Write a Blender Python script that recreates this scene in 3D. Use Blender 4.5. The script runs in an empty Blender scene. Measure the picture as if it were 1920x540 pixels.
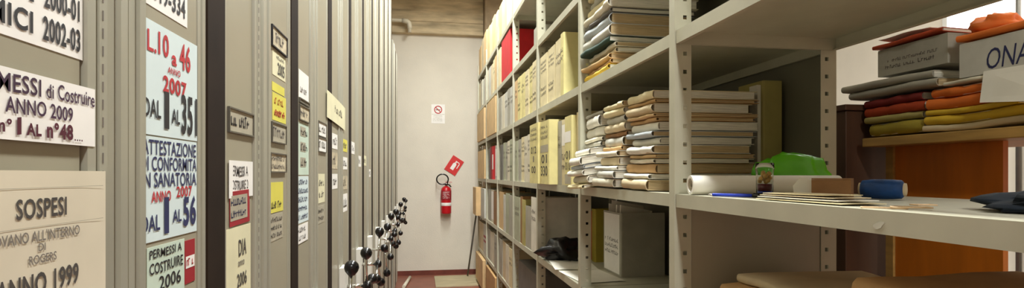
import bpy, bmesh, math, random
from mathutils import Vector, Matrix, noise

scene = bpy.context.scene
COL = scene.collection

# ------------------------------------------------------------------ camera, world, lights, exposure
CAM_H = 1.5
cam_d = bpy.data.cameras.new('camera')
cam_d.sensor_width = 36.0
cam_d.lens = 36.0 * 1010 / 1920
cam_d.shift_y = 56 / 1920
cam_d.clip_start = 0.02
cam = bpy.data.objects.new('camera', cam_d)
cam.location = (0, 0, CAM_H)
cam.rotation_euler = (math.radians(90), 0, math.radians(-9.33))
COL.objects.link(cam)
scene.camera = cam

world = bpy.data.worlds.new('world')
scene.world = world
world.use_nodes = True
world.node_tree.nodes['Background'].inputs[0].default_value = (0.9, 0.92, 1.0, 1)
world.node_tree.nodes['Background'].inputs[1].default_value = 0.6

vs = scene.view_settings
vs.view_transform = 'Standard'
vs.look = 'None'
vs.gamma = 1.0
vs.use_curve_mapping = False
vs.exposure = 0.2

WARM = (0.97, 1.0, 0.97)
def area_light(name, loc, sx, sy, power, col=WARM, rot=(0, 0, 0)):
    d = bpy.data.lights.new(name, 'AREA')
    d.shape = 'RECTANGLE'; d.size = sx; d.size_y = sy
    d.energy = power; d.color = col
    o = bpy.data.objects.new(name, d)
    o.location = loc; o.rotation_euler = rot
    COL.objects.link(o)
    return o

CEIL = 4.15
LAMPS = [(0.5, -2.2, 105), (0.56, 1.6, 95), (0.5, 3.8, 85), (0.4, 5.9, 62), (3.55, 2.3, 26)]
for lx, ly, lp in LAMPS:
    area_light('tube_light', (lx, ly, CEIL - 0.19), 0.22, 1.5, lp)
# ------------------------------------------------------------------ materials
def mat(name, col, rough=0.6, var=0.07, scale=14.0, bump=0.0, metal=0.0, stretch=(1, 1, 1), spec=0.5, bscale=None):
    m = bpy.data.materials.new(name)
    m.use_nodes = True
    nt = m.node_tree
    b = nt.nodes['Principled BSDF']
    b.inputs['Roughness'].default_value = rough
    b.inputs['Metallic'].default_value = metal
    b.inputs['Specular IOR Level'].default_value = spec
    tc = nt.nodes.new('ShaderNodeTexCoord')
    mp = nt.nodes.new('ShaderNodeMapping')
    mp.inputs['Scale'].default_value = stretch
    nt.links.new(tc.outputs['Object'], mp.inputs['Vector'])
    n = nt.nodes.new('ShaderNodeTexNoise')
    n.inputs['Scale'].default_value = scale
    n.inputs['Detail'].default_value = 5
    nt.links.new(mp.outputs['Vector'], n.inputs['Vector'])
    r = nt.nodes.new('ShaderNodeValToRGB')
    lo = [max(0, c * (1 - var * 1.6)) for c in col]; hi = [min(1, c * (1 + var)) for c in col]
    r.color_ramp.elements[0].position = 0.3; r.color_ramp.elements[0].color = (*lo, 1)
    r.color_ramp.elements[1].position = 0.7; r.color_ramp.elements[1].color = (*hi, 1)
    nt.links.new(n.outputs['Fac'], r.inputs['Fac'])
    nt.links.new(r.outputs['Color'], b.inputs['Base Color'])
    if bump:
        n2 = n
        if bscale:
            n2 = nt.nodes.new('ShaderNodeTexNoise'); n2.inputs['Scale'].default_value = bscale
            n2.inputs['Detail'].default_value = 4
            nt.links.new(mp.outputs['Vector'], n2.inputs['Vector'])
        bp = nt.nodes.new('ShaderNodeBump')
        bp.inputs['Strength'].default_value = bump
        bp.inputs['Distance'].default_value = 0.01
        nt.links.new(n2.outputs['Fac'], bp.inputs['Height'])
        nt.links.new(bp.outputs['Normal'], b.inputs['Normal'])
    return m

def lin(r, g, b):
    f = lambda c: (c / 255 / 12.92) if c <= 10 else ((c / 255 + 0.055) / 1.055) ** 2.4
    return (f(r), f(g), f(b))

M = {}
M['wall'] = mat('plaster_wall', lin(228, 221, 206), 0.85, 0.03, 3, 0.15, bscale=60)
M['wall_room'] = mat('painted_room_wall', lin(225, 215, 198), 0.85, 0.03, 3)
M['concrete'] = mat('board_marked_concrete', lin(208, 190, 156), 0.9, 0.24, 5, 0.5, stretch=(0.5, 1, 2.2), bscale=12)
M['concrete_dark'] = mat('pillar_concrete', lin(172, 152, 124), 0.9, 0.16, 6, 0.4)
M['ceiling'] = mat('ceiling_concrete', lin(196, 186, 165), 0.9, 0.08, 4, 0.2)
M['floor'] = mat('red_brown_floor', lin(140, 84, 66), 0.45, 0.12, 5)
M['baseboard'] = mat('dark_red_baseboard', lin(118, 58, 44), 0.6, 0.15, 8)
M['shelf'] = mat('shelf_enamel', lin(192, 189, 168), 0.42, 0.05, 9)
M['back'] = mat('shelf_back_sheet', lin(108, 105, 88), 0.55, 0.06, 5)
M['panel'] = mat('painted_end_panel', lin(164, 157, 137), 0.36, 0.035, 4)
M['profile'] = mat('aluminium_profile', lin(180, 177, 162), 0.33, 0.05, 18, metal=0.25, stretch=(1, 1, 0.15))
M['carcass'] = mat('mobile_carcass', lin(165, 160, 140), 0.5, 0.05, 4)
M['rubber'] = mat('dark_rubber_seal', lin(44, 33, 25), 0.85, 0.15, 8, spec=0.12)
M['chrome'] = mat('chrome', lin(215, 213, 205), 0.18, 0.02, 10, metal=0.95)
M['white_metal'] = mat('white_enamel', lin(225, 223, 214), 0.35, 0.03, 10)
M['black'] = mat('black_bakelite', lin(18, 16, 18), 0.22, 0.1, 10)
M['red'] = mat('extinguisher_red', lin(196, 24, 34), 0.3, 0.06, 6)
M['sign_red'] = mat('sign_red', lin(214, 44, 44), 0.5, 0.05, 20)
M['white'] = mat('white_paper', lin(238, 234, 222), 0.8, 0.03, 10)
M['label_white'] = mat('label_paper', lin(248, 245, 240), 0.55, 0.03, 12)
M['label_sheet'] = mat('plastic_sleeve_sheet', lin(226, 216, 194), 0.3, 0.04, 10)
M['label_blue'] = mat('pale_blue_label_paper', lin(220, 235, 236), 0.6, 0.03, 10)
M['label_green'] = mat('pale_green_label_paper', lin(205, 222, 205), 0.6, 0.05, 10)
M['label_yellow'] = mat('yellow_label_paper', lin(226, 216, 90), 0.6, 0.05, 10)
M['label_cream'] = mat('cream_label_paper', lin(232, 226, 190), 0.6, 0.05, 10)
M['label_grey'] = mat('grey_label_paper', lin(178, 170, 150), 0.6, 0.08, 20)
M['label_red'] = mat('dark_red_label', lin(160, 30, 42), 0.6, 0.05, 10)
M['photo'] = mat('faded_card', lin(205, 192, 165), 0.5, 0.25, 30)
M['ink'] = mat('black_ink', lin(36, 32, 36), 0.6, 0.1, 30)
M['ink_purple'] = mat('dark_purple_ink', lin(66, 34, 62), 0.6, 0.15, 30)
M['ink_maroon'] = mat('maroon_ink', lin(84, 18, 40), 0.6, 0.15, 30)
M['ink_grey'] = mat('grey_ink', lin(120, 112, 104), 0.7, 0.1, 30)
M['ink_dgrey'] = mat('charcoal_print', lin(72, 66, 62), 0.7, 0.1, 30)
M['ink_red'] = mat('red_ink', lin(192, 40, 48), 0.6, 0.1, 30)
M['ink_blue'] = mat('dark_blue_ink', lin(42, 46, 92), 0.6, 0.1, 30)
M['ink_orange'] = mat('orange_ink', lin(206, 110, 40), 0.6, 0.1, 30)
M['pages'] = mat('page_edges', lin(240, 234, 218), 0.85, 0.16, 30, 0.6, stretch=(0.3, 0.3, 14))
M['pages_tan'] = mat('aged_page_edges', lin(205, 180, 138), 0.85, 0.18, 30, 0.6, stretch=(0.3, 0.3, 14))
PALETTE = {
    'white': (232, 228, 214), 'off-white': (220, 212, 190), 'cream': (228, 214, 172), 'pale yellow': (226, 214, 150),
    'tan': (218, 184, 134), 'brown': (150, 108, 66), 'grey': (172, 168, 154), 'pale grey': (206, 204, 194),
    'blue-grey': (176, 182, 186), 'dark grey': (108, 104, 98), 'olive': (176, 164, 98), 'red': (206, 28, 34),
    'dark red': (132, 40, 36), 'orange': (226, 116, 40), 'kraft': (196, 156, 104), 'yellow': (222, 184, 52),
    'dark green': (34, 62, 48), 'grey-green': (172, 174, 148), 'dark orange': (178, 66, 28), 'beige': (214, 196, 160),
    'mustard': (168, 150, 52),
}
for k, v in PALETTE.items():
    M['f_' + k] = mat(k.replace(' ', '_').replace('-', '_') + '_card', lin(*v), 0.72, 0.08, 9, 0.12, bscale=40)
M['wood'] = mat('pale_wood_board', lin(190, 150, 84), 0.5, 0.14, 6, stretch=(6, 0.8, 6))
M['orange_wood'] = mat('orange_wood_panel', lin(206, 116, 30), 0.38, 0.10, 5, stretch=(4, 4, 0.6))
M['dark_wood'] = mat('dark_brown_wood', lin(84, 56, 38), 0.5, 0.15, 5, stretch=(4, 4, 0.5))
M['green_bag'] = mat('green_plastic', lin(96, 190, 30), 0.25, 0.12, 9, 0.3)
M['black_bag'] = mat('black_plastic', lin(34, 35, 38), 0.3, 0.15, 9)
M['navy'] = mat('navy_cloth', lin(22, 34, 48), 0.85, 0.15, 14)
M['blue'] = mat('blue_twine', lin(10, 66, 128), 0.6, 0.2, 30, 0.5, stretch=(1, 1, 1))
M['pen_blue'] = mat('blue_pen_plastic', lin(30, 60, 190), 0.3, 0.05, 10)
M['rubberband'] = mat('pale_rubber', lin(222, 190, 150), 0.6, 0.05, 10)
M['dark_metal'] = mat('dark_steel', lin(112, 108, 100), 0.4, 0.08, 10, metal=0.5)
M['pvc'] = mat('white_pvc', lin(222, 214, 192), 0.4, 0.04, 10)
M['amber'] = mat('amber_beads', lin(196, 150, 70), 0.4, 0.2, 60)
M['burgundy'] = mat('burgundy_layer', lin(98, 26, 34), 0.5, 0.1, 20)
M['floor_sheet'] = mat('dusty_cardboard_sheet', lin(186, 172, 138), 0.8, 0.12, 4, stretch=(1, 3, 1))
M['dent'] = mat('bare_metal_scratch', lin(235, 232, 220), 0.25, 0.05, 30, metal=0.6)
def glass_mat():
    m = bpy.data.materials.new('clear_glass'); m.use_nodes = True
    b = m.node_tree.nodes['Principled BSDF']
    b.inputs['Base Color'].default_value = (0.9, 0.93, 0.9, 1)
    b.inputs['Roughness'].default_value = 0.05
    b.inputs['Transmission Weight'].default_value = 1.0
    b.inputs['IOR'].default_value = 1.2
    return m
M['glass'] = glass_mat()
def emit_mat(name, col, s):
    m = bpy.data.materials.new(name); m.use_nodes = True
    b = m.node_tree.nodes['Principled BSDF']
    b.inputs['Base Color'].default_value = (*col, 1)
    b.inputs['Emission Color'].default_value = (*col, 1)
    b.inputs['Emission Strength'].default_value = s
    return m
M['lit_pane'] = emit_mat('daylit_frosted_pane', (1.0, 0.97, 0.93), 3.2)
M['tube'] = emit_mat('fluorescent_tube', (1.0, 0.92, 0.78), 6.0)

# ------------------------------------------------------------------ mesh helpers
class MB:
    def __init__(s):
        s.v = []; s.f = []; s.smooth = []
    def add(s, vs, fs, smooth=False):
        n = len(s.v)
        s.v.extend([tuple(v) for v in vs])
        s.f.extend([tuple(i + n for i in f) for f in fs])
        s.smooth.extend([smooth] * len(fs))
        return s
    def box(s, x0, x1, y0, y1, z0, z1):
        vs = [(x, y, z) for z in (z0, z1) for y in (y0, y1) for x in (x0, x1)]
        fs = [(0, 2, 3, 1), (4, 5, 7, 6), (0, 1, 5, 4), (2, 6, 7, 3), (0, 4, 6, 2), (1, 3, 7, 5)]
        return s.add(vs, fs)
    def prism(s, pts, z0, z1, axis='z', smooth=False):
        # pts: counter-clockwise closed polygon in the plane across `axis`
        n = len(pts)
        def P(a, b, c):
            return {'z': (a, b, c), 'y': (a, c, b), 'x': (c, a, b)}[axis]
        vs = [P(a, b, z0) for a, b in pts] + [P(a, b, z1) for a, b in pts]
        fs = [tuple(range(n))[::-1], tuple(range(n, 2 * n))]
        s.add(vs, fs)
        s.add(vs, [(i, (i + 1) % n, (i + 1) % n + n, i + n) for i in range(n)], smooth)
        return s
    def tube(s, path, r, seg=10, caps=True, radii=None):
        path = [Vector(p) for p in path]
        rings = []
        prev = None
        for i, p in enumerate(path):
            a = path[max(0, i - 1)]; b = path[min(len(path) - 1, i + 1)]
            t = (b - a).normalized()
            ref = prev if prev is not None else (Vector((0, 0, 1)) if abs(t.z) < 0.9 else Vector((1, 0, 0)))
            u = t.cross(ref)
            if u.length < 1e-5:
                u = t.cross(Vector((0, 1, 0)))
            u.normalize(); w = u.cross(t).normalized()
            prev = w
            rr = radii[i] if radii else r
            rings.append([p + (u * math.cos(2 * math.pi * k / seg) + w * math.sin(2 * math.pi * k / seg)) * rr for k in range(seg)])
        vs = [v for ring in rings for v in ring]
        fs = []
        for i in range(len(rings) - 1):
            for k in range(seg):
                fs.append((i * seg + k, i * seg + (k + 1) % seg, (i + 1) * seg + (k + 1) % seg, (i + 1) * seg + k))
        s.add(vs, fs, True)
        if caps:
            m = (len(rings) - 1) * seg
            s.add(vs, [tuple(range(seg))[::-1], tuple(range(m, m + seg))])
        return s
    def lathe(s, prof, seg=20, axis='z', origin=(0, 0, 0)):
        # prof: list of (radius, height)
        ox, oy, oz = origin
        vs = []
        for r, h in prof:
            for k in range(seg):
                a = 2 * math.pi * k / seg
                c, d = r * math.cos(a), r * math.sin(a)
                vs.append({'z': (ox + c, oy + d, oz + h), 'x': (ox + h, oy + c, oz + d), 'y': (ox + d, oy + h, oz + c)}[axis])
        fs = []
        for i in range(len(prof) - 1):
            for k in range(seg):
                fs.append((i * seg + k, i * seg + (k + 1) % seg, (i + 1) * seg + (k + 1) % seg, (i + 1) * seg + k))
        s.add(vs, fs, True)
        m = (len(prof) - 1) * seg
        s.add(vs, [tuple(range(seg))[::-1], tuple(range(m, m + seg))])
        return s
    def sphere(s, c, r, seg=14, rings=9):
        prof = [(r * math.sin(math.pi * (i + 0.02) / (rings + 0.04)), -r * math.cos(math.pi * (i + 0.02) / (rings + 0.04))) for i in range(rings + 1)]
        return s.lathe(prof, seg, 'z', c)
    def mesh(s, name):
        me = bpy.data.meshes.new(name)
        me.from_pydata(s.v, [], s.f)
        me.polygons.foreach_set('use_smooth', s.smooth)
        bm = bmesh.new(); bm.from_mesh(me)
        bmesh.ops.remove_doubles(bm, verts=bm.verts, dist=1e-6)
        bmesh.ops.recalc_face_normals(bm, faces=bm.faces)
        bm.to_mesh(me); bm.free()
        return me

def obj(name, mb, material, parent=None, loc=(0, 0, 0), rot=None, bevel=0):
    me = mb.mesh(name) if isinstance(mb, MB) else mb
    o = bpy.data.objects.new(name, me)
    if material is not None and not me.materials:
        me.materials.append(M[material] if isinstance(material, str) else material)
    COL.objects.link(o)
    o.location = loc
    if rot is not None:
        o.rotation_euler = rot
    if parent is not None:
        o.parent = parent
    if bevel:
        md = o.modifiers.new('bevel', 'BEVEL'); md.width = bevel; md.segments = 2; md.limit_method = 'ANGLE'
    return o

def empty(name, loc=(0, 0, 0), rz=0):
    o = bpy.data.objects.new(name, None)
    o.empty_display_size = 0.05
    o.location = loc; o.rotation_euler = (0, 0, rz)
    COL.objects.link(o)
    return o

def tag(o, label, cat, group=None):
    o['label'] = label; o['category'] = cat
    if group: o['group'] = group
    return o

def struct(name, mb, material):
    o = obj(name, mb, material)
    o['kind'] = 'structure'
    return o

_fontcache = {}
def glyphs(text, bold=0.0, shear=0.0):
    key = (text, bold, shear)
    if key in _fontcache: return _fontcache[key]
    c = bpy.data.curves.new('lettering', 'FONT')
    c.body = text; c.size = 1.0; c.offset = bold; c.shear = shear
    c.resolution_u = 3
    c.space_character = 1.0 + bold * 3
    o = bpy.data.objects.new('lettering', c)
    COL.objects.link(o)
    dg = bpy.context.evaluated_depsgraph_get()
    me = bpy.data.meshes.new_from_object(o.evaluated_get(dg))
    vs = [tuple(v.co) for v in me.vertices]; fs = [tuple(p.vertices) for p in me.polygons]
    bpy.data.objects.remove(o); bpy.data.curves.remove(c); bpy.data.meshes.remove(me)
    _fontcache[key] = (vs, fs)
    return vs, fs

def lettering(parent, text, u0, u1, v0, v1, ink, frame, bold=0.02, shear=0.0, off=0.0006, wob=0.0, seed=1):
    """flat print of `text` filling u0..u1 x v0..v1 on a surface; frame(u, v, w) gives local coordinates"""
    vs, fs = glyphs(text, bold, shear)
    xs = [v[0] for v in vs]; ys = [v[1] for v in vs]
    ax, bx, ay, by = min(xs), max(xs), min(ys), max(ys)
    out = []
    for x, y, _ in vs:
        fu = (x - ax) / (bx - ax); fv = (y - ay) / (by - ay)
        w = wob * math.sin(fu * 9 + seed) * (v1 - v0)
        out.append(frame(u0 + (u1 - u0) * fu, v0 + (v1 - v0) * fv + w, off))
    me = bpy.data.meshes.new('lettering')
    me.from_pydata(out, [], fs)
    o = obj('lettering', me, ink, parent)
    return o

def scribble(parent, u0, u1, v0, v1, rows, ink, frame, seed=0, off=0.0006, fill=0.92):
    """unreadable handwriting: short uneven pen strokes"""
    rnd = random.Random(seed)
    mb = MB()
    rh = (v1 - v0) / rows
    for r in range(rows):
        vb = v0 + r * rh + rh * 0.22
        u = u0
        while u < u1:
            sw = rh * rnd.uniform(0.25, 0.5)
            if rnd.random() < fill and u + sw < u1:
                h = rh * rnd.uniform(0.35, 0.6)
                t = rh * 0.11
                lean = rnd.uniform(-0.15, 0.3) * sw
                mb.add([frame(u, vb, off), frame(u + t, vb, off), frame(u + t + lean, vb + h, off), frame(u + lean, vb + h, off)], [(0, 1, 2, 3)])
                vv = vb + h * rnd.choice((0, 0.5, 0.85))
                mb.add([frame(u, vv, off), frame(u + sw * 0.8, vv, off), frame(u + sw * 0.8, vv + t, off), frame(u, vv + t, off)], [(0, 1, 2, 3)])
            u += sw
    if mb.v:
        me = bpy.data.meshes.new('handwriting'); me.from_pydata(mb.v, [], mb.f)
        return obj('handwriting', me, ink, parent)

ORD = ['first', 'second', 'third', 'fourth', 'fifth', 'sixth', 'seventh', 'eighth', 'ninth', 'tenth', 'eleventh', 'twelfth',
       'thirteenth', 'fourteenth', 'fifteenth', 'sixteenth', 'seventeenth', 'eighteenth', 'nineteenth', 'twentieth',
       'twenty-first', 'twenty-second', 'twenty-third', 'twenty-fourth', 'twenty-fifth']

# ------------------------------------------------------------------ the room
WY = 8.1
struct('floor', MB().box(-3.6, 4.3, -5.0, WY + 0.1, -0.1, 0), 'floor')
struct('ceiling', MB().box(-3.6, 4.3, -5.0, WY + 0.1, CEIL, CEIL + 0.12), 'ceiling')
struct('wall_back', MB().box(-3.6, 4.3, WY, WY + 0.12, 0, CEIL), 'wall')
struct('wall_left', MB().box(-3.72, -3.6, -5.0, WY + 0.12, 0, CEIL), 'wall_room')
struct('wall_front', MB().box(-3.6, 4.3, -5.12, -5.0, 0, CEIL), 'wall_room')
WX = 4.2
wr = MB()
wy0, wy1, wz0, wz1 = 1.5, 3.78, 2.42, 3.5
wr.box(WX, WX + 0.12, -5.0, WY, 0, wz0).box(WX, WX + 0.12, -5.0, WY, wz1, CEIL)
wr.box(WX, WX + 0.12, -5.0, wy0, wz0, wz1).box(WX, WX + 0.12, wy1, WY, wz0, wz1)
struct('wall_right', wr, 'wall_room')
struct('baseboard_back', MB().box(-3.6, 4.2, WY - 0.015, WY, 0, 0.068), 'baseboard')
# high window in the side wall
win = empty('window_1', (WX, (wy0 + wy1) / 2, wz0)); win['kind'] = 'structure'
def rel(o, x, y, z): return (x - o.location.x, y - o.location.y, z - o.location.z)
fr = MB(); hw = (wy1 - wy0) / 2; hz = wz1 - wz0
fr.box(-0.01, 0.07, -hw, hw, 0, 0.05).box(-0.01, 0.07, -hw, hw, hz - 0.05, hz)
for yy in (-hw, -0.38, 0.36, hw - 0.04): fr.box(-0.01, 0.07, yy, yy + 0.04, 0.05, hz - 0.05)
obj('window_frame', fr, 'white_metal', win)
for a, b_ in ((-hw + 0.04, -0.38), (-0.34, 0.36), (0.40, hw - 0.04)):
    obj('pane', MB().box(0.02, 0.028, a, b_, 0.05, hz - 0.05), 'lit_pane', win)

# concrete beam above the plaster, cast against boards (each board left its own imprint)
bz = 3.56
beam = struct('trim_1', MB().box(-3.6, 0.88, WY - 0.10, WY, bz, CEIL), 'concrete')
zz = bz; k = 0
for h in (0.17, 0.155, 0.165, 0.1):
    d = (0.006, 0.014, 0.004, 0.012)[k]
    obj('board_imprint', MB().box(-3.59, 0.878, WY - 0.10 - d, WY - 0.0995, zz + 0.003, zz + h - 0.003), 'concrete', beam)
    zz += h; k += 1
struct('trim_2', MB().box(0.885, 1.5, WY - 0.32, WY - 0.001, 0.0, CEIL), 'concrete_dark')

# ceiling fluorescent fixtures (above the picture)
for i, (lx, ly, lp) in enumerate(LAMPS):
    r = empty('fluorescent_fixture', (lx, ly, CEIL))
    tag(r, 'long white ceiling fluorescent fixture, ' + ('over the side room' if lx > 1 else ORD[i] + ' along the aisle from the camera end'), 'ceiling light', 'fluorescent fixtures')
    obj('housing', MB().prism([(-0.10, 0), (-0.06, -0.07), (0.06, -0.07), (0.10, 0)], -0.78, 0.78, 'y'), 'white_metal', r)
    for sx in (-0.04, 0.04):
        obj('tube', MB().tube([(sx, -0.75, -0.10), (sx, 0.75, -0.10)], 0.014, 10), 'tube', r)

# plastic drain pipe coming out under the beam
p = [(-0.75, 7.86, 3.70), (-0.30, 7.86, 3.695), (-0.235, 7.86, 3.69), (-0.205, 7.86, 3.665), (-0.195, 7.86, 3.62), (-0.195, 7.86, 3.53)]
pr = empty('drain_pipe', (-0.75, 7.86, 3.70)); tag(pr, 'white plastic pipe with an elbow on the concrete beam', 'pipe')
q = [Vector(a) - Vector(p[0]) for a in p]
obj('pipe', MB().tube(q, 0.024, 12), 'pvc', pr)
obj('elbow', MB().tube(q[1:5] + [q[5] + Vector((0, 0, 0.05))], 0.034, 12), 'pvc', pr)
obj('clip', MB().box(-0.02, 0.02, -0.03, 0.125, -0.035, 0.035), 'pvc', pr, loc=(0.25, 0, 0))

# ------------------------------------------------------------------ mobile cabinets along the left of the aisle
PX = -0.351
PERIOD = 0.566
Z1, ZM0, ZM1, Z2, FR = 0.152, 0.152, 0.280, 0.442, 0.476
def profile_mesh(w, top, ridges, amp=1.0):
    pts = []
    n = ridges
    base = -0.030
    pts.append((base, 0)); pts.append((base, w)); 
    # front outline from y=w back to 0 with grooves
    step = w / n
    for i in range(n):
        y1 = w - i * step; y0 = y1 - step
        d = (0.004, 0.0015, 0.004, 0.0, 0.004)[i % 5] * amp
        pts += [(d - 0.0, y1 - 0.0008), (d, y0 + step * 0.28), (-0.003, y0 + step * 0.22), (-0.003, y0 + 0.0009)]
    return MB().prism([(a, b) for a, b in pts][::-1], 0.09, top)
MESH = {}
def cached(key, fn):
    if key not in MESH: MESH[key] = fn()
    return MESH[key]

def mobile_cabinet(y0, top, label, wheel, phase, seal=True, slots=False):
    r = empty('mobile_cabinet', (PX, y0, 0))
    tag(r, label, 'mobile cabinet', 'compact mobile cabinets')
    key = ('t', top)
    obj('carcass', cached(key + ('c',), lambda: MB().box(-2.9, -0.031, 0.004, FR - 0.004, 0.09, top).mesh('carcass')), 'carcass', r)
    obj('base', cached('base', lambda: MB().box(-2.9, -0.04, 0.02, FR - 0.02, 0.0, 0.089).mesh('base')), 'rubber', r)
    obj('end_panel', cached(key + ('e1',), lambda: MB().box(-0.030, 0, 0.003, ZM0, 0.09, top).mesh('end_panel')), 'panel', r)
    obj('end_panel', cached(key + ('e2',), lambda: MB().box(-0.030, 0, ZM1, Z2, 0.09, top).mesh('end_panel')), 'panel', r)
    obj('centre_profile', cached(key + ('p1',), lambda: profile_mesh(ZM1 - ZM0 - 0.001, top, 6).mesh('centre_profile')), 'profile', r, (0, ZM0 + 0.0005, 0))
    obj('edge_profile', cached(key + ('p2',), lambda: profile_mesh(FR - Z2 - 0.001, top, 2, 0.35).mesh('edge_profile')), 'profile', r, (0, Z2 + 0.0005, 0))
    obj('edge_bead', cached(key + ('p3',), lambda: MB().box(-0.03, 0.0012, -0.004, 0.0025, 0.09, top).mesh('edge_bead')), 'profile', r)
    if seal:
        obj('rubber_seal', cached(key + ('s',), lambda: MB().prism([(-0.12, FR + 0.001), (0.0, FR + 0.001), (0.003, FR + 0.004), (0.003, FR + 0.082), (0.0, FR + 0.0855), (-0.12, FR + 0.0855)], 0.09, top - 0.02).mesh('rubber_seal')), 'rubber', r)
    if slots:
        mb = MB()
        z = 1.2
        while z < 2.0:
            mb.box(0.0036, 0.0046, ZM0 + 0.033, ZM0 + 0.0345, z, z + 0.011); z += 0.0195
        obj('slot_strip', mb, 'ink_grey', r)['kind'] = 'stuff'
    if wheel:
        yc = (ZM0 + ZM1) / 2; zc = 1.02
        h = obj('housing', cached('housing', lambda: MB().prism([(0.0045, -0.05), (0.026, -0.045), (0.03, -0.03), (0.03, 0.03), (0.026, 0.045), (0.0045, 0.05)], -0.16, 0.085).mesh('housing')), 'white_metal', r, (0, yc, zc))
        hub = obj('handwheel', cached('hub', lambda: MB().lathe([(0.012, 0.0985), (0.019, 0.100), (0.020, 0.120), (0.015, 0.128), (0.006, 0.130)], 18, 'x').mesh('handwheel')), 'black', r, (0, yc, zc))
        obj('shaft', cached('shaft', lambda: MB().tube([(0.0305, 0, 0), (0.098, 0, 0)], 0.009, 12).mesh('shaft')), 'chrome', hub)
        for j in range(3):
            a = phase + j * 2 * math.pi / 3
            dy, dz = math.sin(a), math.cos(a)
            s = obj('spoke', cached('spoke', lambda: MB().tube([(0.110, 0, 0.02), (0.116, 0, 0.155)], 0.0055, 8).mesh('spoke')), 'chrome', hub)
            s.rotation_euler = (-a, 0, 0)
            kn = obj('knob', cached('knob', lambda: MB().lathe([(0.010, -0.026), (0.013, -0.022), (0.021, -0.012), (0.0245, 0.0), (0.022, 0.012), (0.014, 0.021), (0.003, 0.0245)], 16, 'z').mesh('knob')), 'black', hub, (0.117, dy * 0.172, dz * 0.172))
            kn.rotation_euler = (-a, 0, 0)
    return r

rnd = random.Random(5)
phases = [0, 0, 0.12, -0.5, 0.25, 0.7, -0.2, 0.45, 1.0, -0.35, 0.15, 0.8]
desc = {0: 'nearest grey mobile cabinet, with the three largest handwritten labels',
        1: 'grey mobile cabinet with the long label DIA 2006, second from the camera',
        2: 'grey mobile cabinet third from the camera, with green and blue labels'}
for i in range(10):
    lab = desc.get(i, 'tall grey mobile cabinet end with ball handwheel, %s from the camera' % ORD[i])
    mobile_cabinet(0.47 + PERIOD * i, 3.44, lab, i >= 1, phases[i], True, i < 2)
mobile_cabinet(6.45, 3.07, 'lower grey mobile cabinet just past the dark opening', True, phases[10], True)
mobile_cabinet(6.45 + PERIOD, 3.07, 'lower grey mobile cabinet last in the row, nearest the back wall', True, phases[11], False)

# ------------------------------------------------------------------ paper labels on the cabinet ends
def fX(o):   # frame on a face looking towards +X: u is world Y, v is world Z
    return lambda u, v, w: (w, u - o.location.y, v - o.location.z)

def paper_label(y0, y1, z0, z1, material, label, x=-0.3503, tilt=0.0, group=None, name='paper_label', curl=0.0):
    yc = (y0 + y1) / 2; zc = z0
    nu, nv = 5, 4
    mb = MB()
    W = y1 - y0; Hh = z1 - z0
    def P(i, j, t):
        u = -W / 2 + W * i / nu; v = Hh * j / nv
        dx = curl * (2 * abs(i / nu - 0.5)) ** 3 + 0.0
        return (dx - t, u, v)
    front = [P(i, j, 0) for j in range(nv + 1) for i in range(nu + 1)]
    back = [P(i, j, 0.0006) for j in range(nv + 1) for i in range(nu + 1)]
    n = len(front)
    F = []
    for j in range(nv):
        for i in range(nu):
            a = j * (nu + 1) + i
            F.append((a, a + 1, a + nu + 2, a + nu + 1)); F.append((n + a, n + a + nu + 1, n + a + nu + 2, n + a + 1))
    edge = [i for i in range(nu + 1)] + [j * (nu + 1) + nu for j in range(1, nv + 1)] + [nv * (nu + 1) + i for i in range(nu - 1, -1, -1)] + [j * (nu + 1) for j in range(nv - 1, 0, -1)]
    for a, b in zip(edge, edge[1:] + edge[:1]): F.append((a, n + a, n + b, b))
    mb.add(front + back, F)
    o = obj(name, mb, material, None, (x, yc, zc), (tilt, 0, 0))
    tag(o, label, 'label', group)
    return o

def lines(o, rows, inset=0.0, bold=0.02, wob=0.0):
    """rows: (text, y0, y1, z0, z1, ink[, bold])"""
    f = fX(o)
    for k, r in enumerate(rows):
        lettering(o, r[0], r[1], r[2], r[3], r[4], r[5], f, r[6] if len(r) > 6 else bold, 0.0, 0.0006 + 0.00005 * k, wob, k)

# first cabinet
o = paper_label(0.432, 0.626, 1.618, 1.69, 'label_white', 'white label reading 2000-01 and 2002-03 on nearest cabinet')
lines(o, [('PRATI', 0.462, 0.554, 1.656, 1.675, 'ink'), ('2000-01', 0.568, 0.620, 1.656, 1.678, 'ink'),
          ('TERMICI', 0.455, 0.553, 1.627, 1.647, 'ink'), ('2002-03', 0.566, 0.621, 1.625, 1.648, 'ink')], bold=0.025)
o = paper_label(0.440, 0.640, 1.529, 1.590, 'label_white', 'white label for Permessi di Costruire, year 2009, on nearest cabinet', x=-0.3462)
lines(o, [('PERMESSI', 0.470, 0.557, 1.570, 1.586, 'ink_purple', 0.012), ('di', 0.564, 0.574, 1.571, 1.584, 'ink_purple', 0.012), ('Costruire', 0.580, 0.638, 1.571, 1.586, 'ink_purple', 0.012),
          ('ANNO 2009', 0.514, 0.602, 1.552, 1.566, 'ink_purple', 0.015),
          ('n°', 0.506, 0.521, 1.535, 1.547, 'ink_maroon', 0.03), ('1', 0.527, 0.532, 1.534, 1.549, 'ink_maroon', 0.0), ('AL', 0.538, 0.557, 1.534, 1.545, 'ink_maroon', 0.04),
          ('n°48', 0.564, 0.602, 1.533, 1.549, 'ink_maroon', 0.04), ('....', 0.604, 0.617, 1.533, 1.535, 'ink_maroon', 0.0)], wob=0.03)
o = paper_label(0.438, 0.657, 1.30, 1.503, 'label_sheet', 'large sleeved sheet headed SOSPESI with ANNO 1999 below', x=-0.3440, curl=-0.001)
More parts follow.
